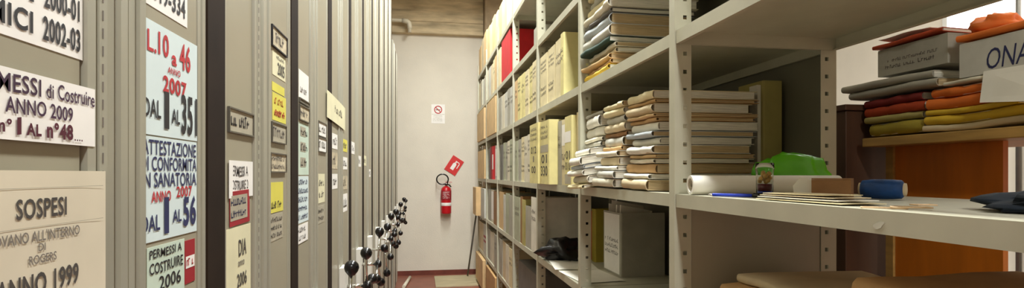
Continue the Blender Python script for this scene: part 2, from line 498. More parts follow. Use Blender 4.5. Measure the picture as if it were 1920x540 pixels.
lines(o, [('SOSPESI', 0.523, 0.589, 1.460, 1.478, 'ink_dgrey', 0.02),
          ('SI TROVANO ALL\'INTERNO', 0.474, 0.609, 1.439, 1.449, 'ink_grey', 0.01), ('DI', 0.550, 0.559, 1.430, 1.437, 'ink_grey', 0.01),
          ('ROGERS', 0.538, 0.574, 1.419, 1.427, 'ink_grey', 0.012),
          ('ANNO 1999', 0.500, 0.607, 1.390, 1.411, 'ink_dgrey', 0.025), ('2000', 0.575, 0.607, 1.364, 1.383, 'ink_dgrey', 0.025)])
f = fX(o)
for zc in (1.487, 1.452):
    mb = MB(); mb.add([f(0.45, zc, 0.0004), f(0.65, zc, 0.0004), f(0.65, zc + 0.0006, 0.0004), f(0.45, zc + 0.0006, 0.0004)], [(0, 1, 2, 3)])
    obj('sleeve_crease', mb, 'label_grey', o)
o = paper_label(0.750, 0.878, 1.719, 1.775, 'label_white', 'white label with numbers 019-334 above the pale blue label')
lines(o, [('019-334', 0.772, 0.870, 1.729, 1.758, 'ink', 0.025)])
o = paper_label(0.745, 0.912, 1.551, 1.700, 'label_blue', 'pale blue label reading L.10 a 46, 2007, DAL 1 AL 351', x=-0.3497)
lines(o, [('L.', 0.757, 0.781, 1.659, 1.687, 'ink_red', 0.015), ('10', 0.786, 0.816, 1.660, 1.691, 'ink_red', 0.025), ('a', 0.825, 0.840, 1.653, 1.668, 'ink_red', 0.03), ('46', 0.850, 0.886, 1.652, 1.692, 'ink_red', 0.025),
          ('ANNO', 0.813, 0.852, 1.640, 1.649, 'ink_red', 0.02), ('2007', 0.799, 0.872, 1.612, 1.635, 'ink_red', 0.03),
          ('DAL', 0.747, 0.793, 1.574, 1.598, 'ink', 0.015), ('1', 0.803, 0.8165, 1.562, 1.613, 'ink', 0.0), ('AL', 0.824, 0.850, 1.571, 1.592, 'ink', 0.02), ('351', 0.855, 0.909, 1.558, 1.617, 'ink', 0.03)])
o = paper_label(0.743, 0.911, 1.411, 1.549, 'label_blue', 'pale blue label reading Attestazione di Conformita in Sanatoria, DAL 1 AL 56', x=-0.3500)
lines(o, [('ATTESTAZIONE', 0.746, 0.907, 1.525, 1.545, 'ink_blue', 0.012), ('DI CONFORMITA', 0.742, 0.909, 1.504, 1.523, 'ink_blue', 0.012),
          ('IN SANATORIA', 0.744, 0.908, 1.482, 1.502, 'ink_blue', 0.012), ('ANNO', 0.768, 0.823, 1.462, 1.477, 'ink_red', 0.02), ('2007', 0.840, 0.892, 1.466, 1.482, 'ink_red', 0.02),
          ('DAL', 0.743, 0.791, 1.425, 1.446, 'ink_blue', 0.015), ('1', 0.803, 0.8165, 1.418, 1.468, 'ink_blue', 0.0), ('AL', 0.828, 0.856, 1.431, 1.449, 'ink_blue', 0.02), ('56', 0.862, 0.906, 1.422, 1.467, 'ink_blue', 0.035)])
o = paper_label(0.758, 0.868, 1.330, 1.404, 'label_green', 'pale green label reading Permessi a Costruire 2006', x=-0.3503)
lines(o, [('PERMESSI A', 0.764, 0.858, 1.388, 1.400, 'ink', 0.012), ('COSTRUIRE', 0.764, 0.862, 1.367, 1.382, 'ink', 0.012), ('2006', 0.790, 0.855, 1.343, 1.362, 'ink', 0.012)], wob=0.04)
o = paper_label(0.870, 0.905, 1.335, 1.400, 'label_red', 'narrow dark red sticker with a white band beside pale green label')
f = fX(o)
mb = MB(); mb.add([f(0.872, 1.358, 0.0004), f(0.903, 1.358, 0.0004), f(0.903, 1.376, 0.0004), f(0.872, 1.376, 0.0004)], [(0, 1, 2, 3)])
obj('white_band', mb, 'label_white', o)
scribble(o, 0.874, 0.902, 1.358, 1.376, 1, 'ink_red', f, 3, 0.0008)

# card holders (thin metal rim with a card slid in)
def card_holder(y0, y1, z0, z1, card, label, ink='ink_grey', rows=2, seed=1, rim='dark_metal'):
    r = empty('card_holder', (PX + 0.0012, (y0 + y1) / 2, z0)); tag(r, label, 'label holder', 'card holders on cabinet ends')
    w = (y1 - y0) / 2; h = z1 - z0; t = 0.003
    mb = MB().box(-0.001, 0.0035, -w, w, 0, t).box(-0.001, 0.0035, -w, w, h - t, h).box(-0.001, 0.0035, -w, -w + t, t, h - t).box(-0.001, 0.0035, w - t, w, t, h - t)
    obj('rim', mb, rim, r)
    c = obj('card', MB().box(-0.001, 0.0012, -w + t, w - t, t, h - t), card, r)
    ff = lambda u, v, o_: (0.0012 + o_, u, v)
    scribble(c, -w + 0.012, w - 0.012, h * 0.12, h * 0.92, rows, ink, ff, seed)
    return r

# second cabinet
card_holder(1.047, 1.19, 1.576, 1.623, 'label_grey', 'metal holder with grey card on the second cabinet, above Permessi label', 'ink_dgrey', 1, 4)
o = paper_label(1.049, 1.186, 1.455, 1.525, 'label_white', 'white label reading Permessi a Costruire 2008 on second cabinet', curl=0.002)
lines(o, [('PERMESSI A', 1.062, 1.160, 1.495, 1.515, 'ink_dgrey', 0.01), ('COSTRUIRE 2008', 1.056, 1.186, 1.470, 1.488, 'ink_dgrey', 0.01)], wob=0.04)
o = paper_label(1.056, 1.170, 1.403, 1.468, 'label_red', 'red bordered label with pale middle above the DIA 2006 label', x=-0.3495, tilt=0.02)
f = fX(o)
mb = MB(); mb.add([f(1.058, 1.413, 0.0004), f(1.155, 1.413, 0.0004), f(1.155, 1.460, 0.0004), f(1.058, 1.460, 0.0004)], [(0, 1, 2, 3)])
obj('pale_middle', mb, 'label_grey', o)
scribble(o, 1.062, 1.150, 1.414, 1.459, 2, 'ink_blue', f, 6, 0.0008)
o = paper_label(1.038, 1.178, 1.20, 1.399, 'label_cream', 'long cream sheet reading DIA 2006 on the second cabinet')
lines(o, [('DIA', 1.105, 1.150, 1.341, 1.373, 'ink_dgrey', 0.02), ('anno', 1.102, 1.138, 1.322, 1.332, 'ink_grey', 0.01), ('2006', 1.096, 1.152, 1.282, 1.309, 'ink_dgrey', 0.02), ('2007', 1.096, 1.152, 1.245, 1.270, 'ink_dgrey', 0.02)])
card_holder(1.329, 1.470, 1.80, 1.85, 'photo', 'dark rimmed holder with faded picture card high on second cabinet', 'ink_grey', 1, 2, 'ink')
o = paper_label(1.341, 1.461, 1.735, 1.793, 'label_cream', 'cream label reading 2005 below the dark rimmed holder')
lines(o, [('2005', 1.385, 1.450, 1.742, 1.772, 'ink_dgrey', 0.02)])
scribble(o, 1.37, 1.45, 1.776, 1.79, 1, 'ink_grey', fX(o), 8)
o = paper_label(1.338, 1.452, 1.697, 1.718, 'label_yellow', 'thin yellow strip label above the yellow and orange label')
o = paper_label(1.341, 1.466, 1.628, 1.694, 'label_yellow', 'yellow label with orange digits on second cabinet')
scribble(o, 1.355, 1.455, 1.634, 1.690, 2, 'ink_orange', fX(o), 9)
scribble(o, 1.36, 1.45, 1.634, 1.660, 1, 'ink_red', fX(o), 19, 0.0009)
card_holder(1.328, 1.461, 1.574, 1.623, 'label_grey', 'grey card holder directly below the yellow and orange label', 'ink_grey', 1, 11)
card_holder(1.315, 1.461, 1.503, 1.550, 'photo', 'card holder with brownish card above the plain yellow label', 'ink_grey', 2, 12)
o = paper_label(1.319, 1.438, 1.408, 1.480, 'label_yellow', 'bright yellow label on the second cabinet')
scribble(o, 1.33, 1.43, 1.412, 1.44, 1, 'ink_dgrey', fX(o), 13)
o = paper_label(1.315, 1.433, 1.341, 1.403, 'label_grey', 'grey handwritten label below the bright yellow label')
scribble(o, 1.325, 1.43, 1.345, 1.400, 3, 'ink_dgrey', fX(o), 14)
# third cabinet
o = paper_label(1.612, 1.745, 1.72, 1.80, 'label_white', 'faint white label high on the third cabinet'); scribble(o, 1.63, 1.73, 1.73, 1.76, 1, 'ink_grey', fX(o), 15)
card_holder(1.612, 1.745, 1.705, 1.72 - 0.001, 'label_grey', 'slim card holder on the third cabinet', 'ink_grey', 1, 15)
card_holder(1.612, 1.745, 1.655, 1.70, 'photo', 'pinkish card holder on the third cabinet above green label', 'ink_grey', 1, 16)
o = paper_label(1.606, 1.745, 1.497, 1.648, 'label_green', 'tall pale green label of boxes on the third cabinet')
f = fX(o)
for q in range(3):
    mb = MB(); zz = 1.61 - q * 0.045
    mb.add([f(1.63, zz, 0.0004), f(1.70, zz, 0.0004), f(1.70, zz + 0.028, 0.0004), f(1.63, zz + 0.028, 0.0004)], [(0, 1, 2, 3)]); obj('printed_box', mb, 'label_grey', o)
    scribble(o, 1.635, 1.735, zz - 0.004, zz + 0.03, 1, 'ink_dgrey', f, 20 + q, 0.0008)
o = paper_label(1.594, 1.742, 1.358, 1.493, 'label_blue', 'pale blue handwritten label on the third cabinet')
scribble(o, 1.60, 1.735, 1.362, 1.489, 5, 'ink_blue', fX(o), 24)
o = paper_label(1.590, 1.730, 1.300, 1.353, 'label_white', 'white label below the blue one on the third cabinet', x=-0.3495)
scribble(o, 1.60, 1.70, 1.304, 1.35, 2, 'ink_dgrey', fX(o), 25)
card_holder(1.889, 2.04, 1.628, 1.68, 'label_white', 'upper of two white card holders on third cabinet', 'ink_grey', 1, 30)
card_holder(1.889, 2.04, 1.575, 1.626, 'label_white', 'lower of two white card holders on third cabinet', 'ink_grey', 1, 31)
o = paper_label(1.90, 2.02, 1.40, 1.50, 'label_cream', 'cream slip low on the third cabinet under the holders'); scribble(o, 1.91, 2.01, 1.41, 1.49, 2, 'ink_grey', fX(o), 32)
o = paper_label(1.895, 2.01, 1.33, 1.39, 'label_grey', 'small grey slip lowest on the third cabinet'); scribble(o, 1.90, 2.0, 1.335, 1.385, 2, 'ink_dgrey', fX(o), 33)
# creamy sheet stuck across the seal between the third and fourth cabinets
o = paper_label(2.04, 2.50, 1.70, 1.80, 'label_cream', 'crumpled cream sheet stuck across the gap after the third cabinet', x=-0.3440, tilt=-0.03, curl=-0.002)
scribble(o, 2.2, 2.4, 1.73, 1.78, 1, 'ink_grey', fX(o), 34)
# fourth, fifth, sixth cabinets: smaller slips
slips = [(2.18, 2.31, 1.60, 1.66, 'label_white'), (2.18, 2.31, 1.52, 1.585, 'photo'), (2.18, 2.31, 1.44, 1.50, 'label_white'),
         (2.46, 2.60, 1.60, 1.655, 'label_yellow'), (2.46, 2.60, 1.52, 1.575, 'label_white'), (2.46, 2.60, 1.43, 1.49, 'photo'), (2.46, 2.6, 1.33, 1.41, 'label_white'),
         (2.745, 2.87, 1.60, 1.66, 'label_white'), (3.02, 3.16, 1.54, 1.60, 'label_white'), (3.30, 3.44, 1.55, 1.61, 'label_cream'), (3.60, 3.72, 1.48, 1.53, 'label_white')]
for q, (a, b, c, d, m_) in enumerate(slips):
    cab = 'fourth' if b < 2.65 else 'fifth' if b < 3.2 else 'sixth'
    kind = {'label_white': 'white', 'photo': 'brownish', 'label_yellow': 'yellow', 'label_cream': 'cream'}[m_]
    side = 'near' if a in (2.18, 2.745, 3.30) else 'far'
    lev = {0: 'top', 1: 'middle', 2: 'lowest', 3: 'top', 4: 'second', 5: 'third', 6: 'lowest'}.get(q, 'only')
    o = paper_label(a, b, c, d, m_, 'small %s slip, %s one on the %s panel of the %s cabinet' % (kind, lev, side, cab), group='small slips on farther cabinets')
    scribble(o, a + 0.015, b - 0.015, c + 0.005, d - 0.005, 1, 'ink_grey', fX(o), 40 + q)

# ------------------------------------------------------------------ slotted-angle shelving along the right
SX0, SX1 = 0.755, 1.31
UY = [0.50] + [0.54 + i for i in range(1, 8)]
LEV = {'G': 0.06, 'F': 0.485, 'D': 0.95, 'A': 1.4385, 'B': 1.936, 'C': 2.395, 'E': 2.86}
UTOP = 3.02
shelving = empty('metal_shelving', (SX0, UY[0], 0))
tag(shelving, 'long grey-green slotted metal shelving along the right of the aisle', 'shelving')
def upright_mesh(mirror):
    mb = MB(); t = 0.0025; w = 0.055; s = -1 if mirror else 1
    bx = lambda x0, x1, *a: mb.box(min(s * x0, s * x1), max(s * x0, s * x1), *a)
    bx(0, 0.028, 0, t, 0, UTOP); bx(0.041, w, 0, t, 0, UTOP)
    z = 0.03; prev = 0
    while z < UTOP - 0.03:
        bx(0.028, 0.041, 0, t, prev, z); prev = z + 0.0125; z += 0.0555
    bx(0.028, 0.041, 0, t, prev, UTOP)
    bx(0, t, t, 0.036, 0, UTOP)
    return mb.mesh('upright')
uf, ur = upright_mesh(False), upright_mesh(True)
def rp(x, y, z): return (x - SX0, y - UY[0], z)
for y in UY:
    obj('upright', uf, 'shelf', shelving, rp(SX0, y, 0))
    obj('upright', ur, 'shelf', shelving, rp(SX1, y, 0))
def shelf_mesh():
    mb = MB(); L = 0.992; D = SX1 - SX0 - 0.008; t = 0.0025; h = 0.040
    # rolled front lip: outline in x-z, extruded along y
    mb.box(0, D, 0, L, -t, 0)
    mb.box(-0.0005, t, 0, L, -h, 0.0); mb.box(t, 0.014, 0, L, -h, -h + t)
    mb.box(D - t, D, 0, L, -h, -t); mb.box(D - 0.014, D - t, 0, L, -h, -h + t)
    mb.box(t, D - t, 0, t, -h, -t); mb.box(t, D - t, L - t, L, -h, -t)
    return mb.mesh('shelf')
sm = shelf_mesh()
for bay in range(7):
    for k, z in LEV.items():
        o = obj('shelf', sm, 'shelf', shelving, rp(SX0 + 0.004, UY[bay] + 0.005, z))
        if bay == 0: o.scale.y = 1.04
bolt = MB().lathe([(0.007, 0), (0.007, -0.003), (0.004, -0.005)], 8, 'y').mesh('bolt')
for y in UY[1:4]:
    for k in ('D', 'A', 'B', 'C'):
        obj('bolt', bolt, 'dark_metal', shelving, rp(SX0 + 0.013, y, LEV[k] - 0.02))
for bay in range(1, 7):
    obj('back_panel', cached('backp', lambda: MB().box(0, 0.002, 0.004, 0.996, 0.02, 2.84).mesh('back_panel')), 'back', shelving, rp(SX1 + 0.001, UY[bay], 0))
# sheet closing the side of the second bay below the eye-level shelf
obj('side_sheet', MB().box(0.058, 0.4985, 0.0005, 0.0025, 0.955, 1.3975), 'panel', shelving, rp(SX0, UY[1] + 0.0028, 0))
# scuffed spot on the front lip of the near eye-level shelf
mb = MB().add([(0, 0.011 * math.cos(a_) * (1 + 0.25 * math.sin(3 * a_)), 0.006 * math.sin(a_) - 0.004 * math.cos(a_)) for a_ in [2 * math.pi * q / 12 for q in range(12)]] , [tuple(range(12))])
mb.add([(0.0006, y_, z_) for _, y_, z_ in mb.v[:12]], [tuple(range(12))[::-1]])
obj('scuff', mb, 'dent', shelving, rp(SX0 + 0.0028, 0.797, 1.413))

BAY = ['nearest bay', 'second bay', 'third bay', 'fourth bay', 'fifth bay', 'sixth bay', 'farthest bay']
SHELF = {'G': 'bottom shelf', 'F': 'second-lowest shelf', 'D': 'shelf below eye level', 'A': 'eye-level shelf', 'B': 'shelf above eye level', 'C': 'second-highest shelf', 'E': 'topmost shelf'}

# ------------------------------------------------------------------ archive binders standing on the shelves
def binder(x, y, z, w, h, d, col, label, marks=None, tilt=0.0, rz=0.0, pages='pages', group='archive binders', cat='binder', seed=0, ink='ink_grey'):
    """x: spine plane, y: centre of the spine, z: shelf top"""
    r = empty('archive_binder', (x, y, z + 0.0008), rz); tag(r, label, cat, group)
    r.rotation_euler = (tilt, 0, rz)
    t = 0.003; c = min(0.008, w * 0.2); hw = w / 2
    outer = [(d, -hw), (c, -hw), (c * 0.3, -hw + c * 0.3), (0, -hw + c), (0, hw - c), (c * 0.3, hw - c * 0.3), (c, hw), (d, hw)]
    inner = [(d, hw - t), (c + t, hw - t), (t, hw - c - t), (t, -hw + c + t), (c + t, -hw + t), (d, -hw + t)]
    pts = outer + inner
    mb = MB()
    n = len(pts); 
    vs_ = [(a, b, 0) for a, b in pts] + [(a, b, h) for a, b in pts]
    mb.add(vs_, [(i, (i + 1) % n, (i + 1) % n + n, i + n) for i in range(n)])
    for z0 in (0, n):
        # caps of the U outline as quads
        o_, i_ = list(range(8)), list(range(8, 14))[::-1]
        for q in [(o_[0], o_[1], i_[1], i_[0]), (o_[1], o_[2], o_[3], i_[2], i_[1]), (o_[3], o_[4], i_[3], i_[2]), (o_[4], o_[5], o_[6], i_[4], i_[3]), (o_[6], o_[7], i_[5], i_[4])]:
            mb.add([], []); mb.f.append(tuple(v + z0 for v in q)); mb.smooth.append(False)
    obj('cover', mb, 'f_' + col, r)
    rn = random.Random(seed)
    ph = h - rn.uniform(0.008, 0.02)
    obj('pages', MB().box(t + c + 0.002, d - rn.uniform(0.004, 0.02), -hw + t + 0.001, hw - t - 0.001, 0.002, ph), pages, r)
    ff = lambda u, v, w_: (-w_, -u, v)       # spine looks towards -X
    if marks:
        for mk in marks:
            if mk[0] == 'T':
                lettering(r, mk[1], -hw * mk[2], hw * mk[2], h * mk[3], h * mk[4], mk[5], ff, 0.015)
            elif mk[0] == 'S':
                scribble(r, -hw * 0.75, hw * 0.75, h * mk[1], h * mk[2], mk[3], mk[4], ff, seed * 7 + mk[3])
            elif mk[0] == 'P':    # paper label on the spine
                lb = MB().add([ff(-hw * 0.85, h * mk[1], 0.0003), ff(hw * 0.85, h * mk[1], 0.0003), ff(hw * 0.85, h * mk[2], 0.0003), ff(-hw * 0.85, h * mk[2], 0.0003)], [(0, 1, 2, 3)])
                obj('spine_label', lb, mk[3], r)
    return r

_bn = [100]
def binder_row(level, bay, y0, items, x=0.765, d=0.27, what='archive binder'):
    """items run away from the camera; (width, height, colour, marks)"""
    y = y0
    n = len([1 for it in items if it])
    idx = 0
    for it in items:
        if it[2] is None: y += it[0]; continue
        w, h, col = it[0], it[1], it[2]
        marks = it[3] if len(it) > 3 else None
        dx = it[4] if len(it) > 4 else 0.0
        lab = '%s %s, %s from the camera end, %s, %s' % (col, what, ORD[idx], SHELF[level], BAY[bay])
        _bn[0] += 1
        rn = random.Random(_bn[0])
        binder(x + dx + rn.uniform(-0.006, 0.006), y + w / 2, LEV[level], w - 0.003, h, d, col, lab, marks, seed=_bn[0],
               group='binders on the %s' % SHELF[level], pages=rn.choice(('pages', 'pages_tan')))
        y += w; idx += 1

SG = [('S', 0.55, 0.8, 2, 'ink_grey')]
SD = [('S', 0.2, 0.4, 2, 'ink_dgrey'), ('S', 0.65, 0.9, 3, 'ink_grey')]
# eye-level shelf
binder_row('A', 2, 2.585, [
    (0.10, 0.375, 'cream', None, 0.02),
    (0.14, 0.365, 'pale yellow', [('T', '01', 0.6, 0.38, 0.50, 'ink_dgrey'), ('T', '010', 0.7, 0.22, 0.34, 'ink_dgrey'), ('P', 0.62, 0.78, 'label_white'), ('P', 0.02, 0.16, 'label_grey')]),
    (0.10, 0.36, 'cream', [('P', 0.6, 0.92, 'label_white'), ('S', 0.2, 0.5, 2, 'ink_grey')]),
    (0.09, 0.36, 'grey', [('S', 0.55, 0.8, 2, 'ink_grey')]),
    (0.245, 0.375, 'pale yellow', [('T', '01', 0.6, 0.33, 0.47, 'ink_dgrey'), ('T', '330', 0.72, 0.13, 0.29, 'ink_dgrey'), ('S', 0.70, 0.95, 3, 'ink_grey'), ('P', 0.5, 0.62, 'label_grey')], -0.05),
    (0.265, 0.38, 'pale yellow', [('T', '012', 0.62, 0.50, 0.62, 'ink_dgrey'), ('T', '1', 0.12, 0.36, 0.46, 'ink_grey'), ('T', '00', 0.5, 0.17, 0.29, 'ink_dgrey'), ('S', 0.70, 0.95, 3, 'ink_grey')], -0.06)], x=0.755)
binder_row('A', 3, 3.59, [(0.17, 0.345, 'cream', SD), (0.16, 0.35, 'off-white', SD), (0.15, 0.345, 'off-white', SG), (0.16, 0.35, 'cream', SD), (0.14, 0.34, 'grey', SG), (0.13, 0.335, 'grey-green', SG)])
binder_row('A', 4, 4.59, [(0.16, 0.365, 'grey-green', SD), (0.15, 0.36, 'off-white', SD), (0.16, 0.355, 'grey', SG), (0.15, 0.36, 'grey-green', SG), (0.17, 0.35, 'dark grey')])
binder_row('A', 5, 5.66, [(0.13, 0.365, 'pale grey', [('P', 0.1, 0.9, 'label_white')]), (0.13, 0.37, 'red'), (0.13, 0.37, 'red', [('P', 0.3, 0.75, 'label_white')]), (0.14, 0.37, 'dark red'), (0.18, 0.36, 'dark grey')])
# shelf above
binder_row('B', 2, 2.875, [(0.075, 0.345, 'pale yellow', SG), (0.16, 0.34, 'cream', SG), (0.19, 0.335, 'cream', SD), (0.215, 0.33, 'cream', SD)], d=0.3)
binder_row('B', 3, 3.59, [(0.15, 0.345, 'cream', SD), (0.16, 0.345, 'pale yellow', SD), (0.15, 0.34, 'cream', SD), (0.16, 0.345, 'pale yellow', SG), (0.15, 0.345, 'pale yellow', SD), (0.15, 0.34, 'tan', SG)])
binder_row('B', 4, 4.59, [(0.17, 0.33, 'pale grey', SG), (0.16, 0.335, 'grey', SG), (0.18, 0.33, 'pale grey', SG), (0.17, 0.33, 'off-white'), (0.2, 0.33, 'grey')])
# second-highest
binder_row('C', 4, 5.32, [(0.18, 0.37, 'cream')])
binder_row('C', 5, 5.59, [(0.19, 0.36, 'tan'), (0.2, 0.365, 'cream', SG), (0.18, 0.34, 'beige'), (0.2, 0.35, 'pale grey'), (0.15, 0.35, 'off-white')])
binder_row('C', 6, 6.59, [(0.2, 0.34, 'off-white'), (0.22, 0.33, 'pale grey'), (0.23, 0.34, 'off-white'), (0.24, 0.34, 'cream')])
# topmost
binder_row('E', 4, 4.62, [(0.15, 0.34, 'pale grey'), (0.16, 0.34, 'white'), (0.17, 0.35, 'beige'), (0.2, 0.34, 'cream'), (0.2, 0.35, 'tan')])
binder_row('E', 5, 5.59, [(0.2, 0.36, 'beige'), (0.22, 0.37, 'tan'), (0.24, 0.36, 'beige'), (0.25, 0.38, 'tan')])
binder_row('E', 6, 6.59, [(0.3, 0.42, 'tan'), (0.3, 0.4, 'beige'), (0.3, 0.36, 'tan')])
# below eye level
binder_row('D', 3, 3.60, [(0.19, 0.385, 'white', SG), (0.24, 0.31, 'grey'), (0.12, 0.35, 'olive'), (0.10, 0.37, 'brown'), (0.25, 0.36, 'grey-green', SG)], d=0.3)
binder_row('D', 4, 4.60, [(0.2, 0.36, 'grey'), (0.2, 0.37, 'grey-green'), (0.16, 0.35, 'pale grey'), (0.33, 0.37, 'tan')])
binder_row('D', 5, 5.60, [(0.3, 0.36, 'brown'), (0.25, 0.37, 'off-white', [('P', 0.1, 0.95, 'label_white')]), (0.3, 0.37, 'grey')])
binder_row('F', 4, 4.62, [(0.2, 0.35, 'cream', SG), (0.2, 0.36, 'off-white'), (0.22, 0.36, 'beige'), (0.22, 0.36, 'grey')])
binder_row('F', 5, 5.60, [(0.22, 0.36, 'grey', SG), (0.22, 0.36, 'off-white'), (0.22, 0.35, 'off-white'), (0.24, 0.36, 'grey')])
binder_row('F', 6, 6.60, [(0.3, 0.38, 'pale grey', [('P', 0.4, 0.48, 'label_red'), ('P', 0.55, 0.63, 'label_red')]), (0.3, 0.37, 'beige'), (0.28, 0.37, 'beige')])

# ------------------------------------------------------------------ cartons
def carton(x0, x1, y0, y1, z0, z1, col, label, group=None, flaps=True, rz=0.0, tape=False):
    r = empty('cardboard_carton', ((x0 + x1) / 2, (y0 + y1) / 2, z0 + 0.0008), rz); tag(r, label, 'carton', group)
    a = (x1 - x0) / 2; b = (y1 - y0) / 2; h = z1 - z0; t = 0.004
    mb = MB().box(-a, -a + t, -b, b, 0, h).box(a - t, a, -b, b, 0, h).box(-a + t, a - t, -b, -b + t, 0, h).box(-a + t, a - t, b - t, b, 0, h).box(-a + t, a - t, -b + t, b - t, 0, t)
    obj('body', mb, 'f_' + col, r)
    if flaps:
        obj('flap', MB().box(-a + 0.001, -0.001, -b, b, h + 0.0005, h + t), 'f_' + col, r)
        obj('flap', MB().box(0.001, a - 0.001, -b, b, h + 0.0005, h + t), 'f_' + col, r)
    if tape:
        obj('tape', MB().box(-0.025, 0.025, -b - 0.0008, b, h + t, h + t + 0.0006), 'label_cream', r)
    return r
carton(0.765, 1.0, 4.76, 5.30, LEV['C'], LEV['C'] + 0.405, 'red', 'large bright red box on the second-highest shelf', flaps=True)
carton(0.78, 1.0, 3.62, 3.78, LEV['C'], LEV['C'] + 0.13, 'grey', 'small grey box on the second-highest shelf, nearer than the red box')
carton(0.745, 1.1, 5.62, 6.42, LEV['B'] + 0.0, LEV['B'] + 0.385, 'tan', 'tan carton on the shelf above eye level, sixth bay', tape=True)
carton(0.735, 1.1, 6.62, 7.45, LEV['B'], LEV['B'] + 0.38, 'tan', 'tan carton on the shelf above eye level, farthest bay', tape=True)
carton(0.74, 1.1, 6.62, 7.40, LEV['A'], LEV['A'] + 0.36, 'tan', 'tan carton on the eye-level shelf, farthest bay')
carton(0.68, 1.1, 7.06, 7.50, LEV['D'], LEV['D'] + 0.365, 'tan', 'tan carton jutting out below eye level at the far end')
carton(0.74, 1.1, 6.60, 7.02, LEV['D'], LEV['D'] + 0.36, 'pale grey', 'pale grey carton beside the jutting tan carton')
carton(0.72, 1.1, 6.62, 7.50, LEV['G'], LEV['G'] + 0.36, 'tan', 'tan carton on the bottom shelf, farthest bay')
carton(0.74, 1.1, 5.60, 6.45, LEV['G'], LEV['G'] + 0.34, 'kraft', 'brown carton on the bottom shelf, sixth bay')
carton(0.78, 1.1, 3.65, 4.40, LEV['F'], LEV['F'] + 0.30, 'dark grey', 'dark grey box on the second-lowest shelf, fourth bay')

# loose white papers sticking out over the binders below eye level
def sheet(name, x, y, z, w, d, col, label, rz=0.0, seed=0, bend=0.006, cat='paper', group=None, rx=0.0, ry=0.0, thick=0.0012, n=6):
    rn = Vector((seed * 3.1, seed * 1.7, 0))
    mb = MB(); top = []; bot = []
    for j in range(n + 1):
        for i in range(n + 1):
            u, v = -d / 2 + d * i / n, -w / 2 + w * j / n
            zz_ = bend * (noise.noise(Vector((u * 9, v * 9, 0)) + rn) + 1)
            top.append((u, v, zz_ + thick)); bot.append((u, v, zz_))
    N = len(top); F = []
    for j in range(n):
        for i in range(n):
            a = j * (n + 1) + i
            F += [(a, a + 1, a + n + 2, a + n + 1), (N + a, N + a + n + 1, N + a + n + 2, N + a + 1)]
    edge = list(range(n + 1)) + [j * (n + 1) + n for j in range(1, n + 1)] + [n * (n + 1) + i for i in range(n - 1, -1, -1)] + [j * (n + 1) for j in range(n - 1, 0, -1)]
    for a, b in zip(edge, edge[1:] + edge[:1]): F.append((a, N + a, N + b, b))
    mb.add(top + bot, F, False)
    o = obj(name, mb, col, None, (x, y, z), (rx, ry, rz))
    tag(o, label, cat, group)
    return o

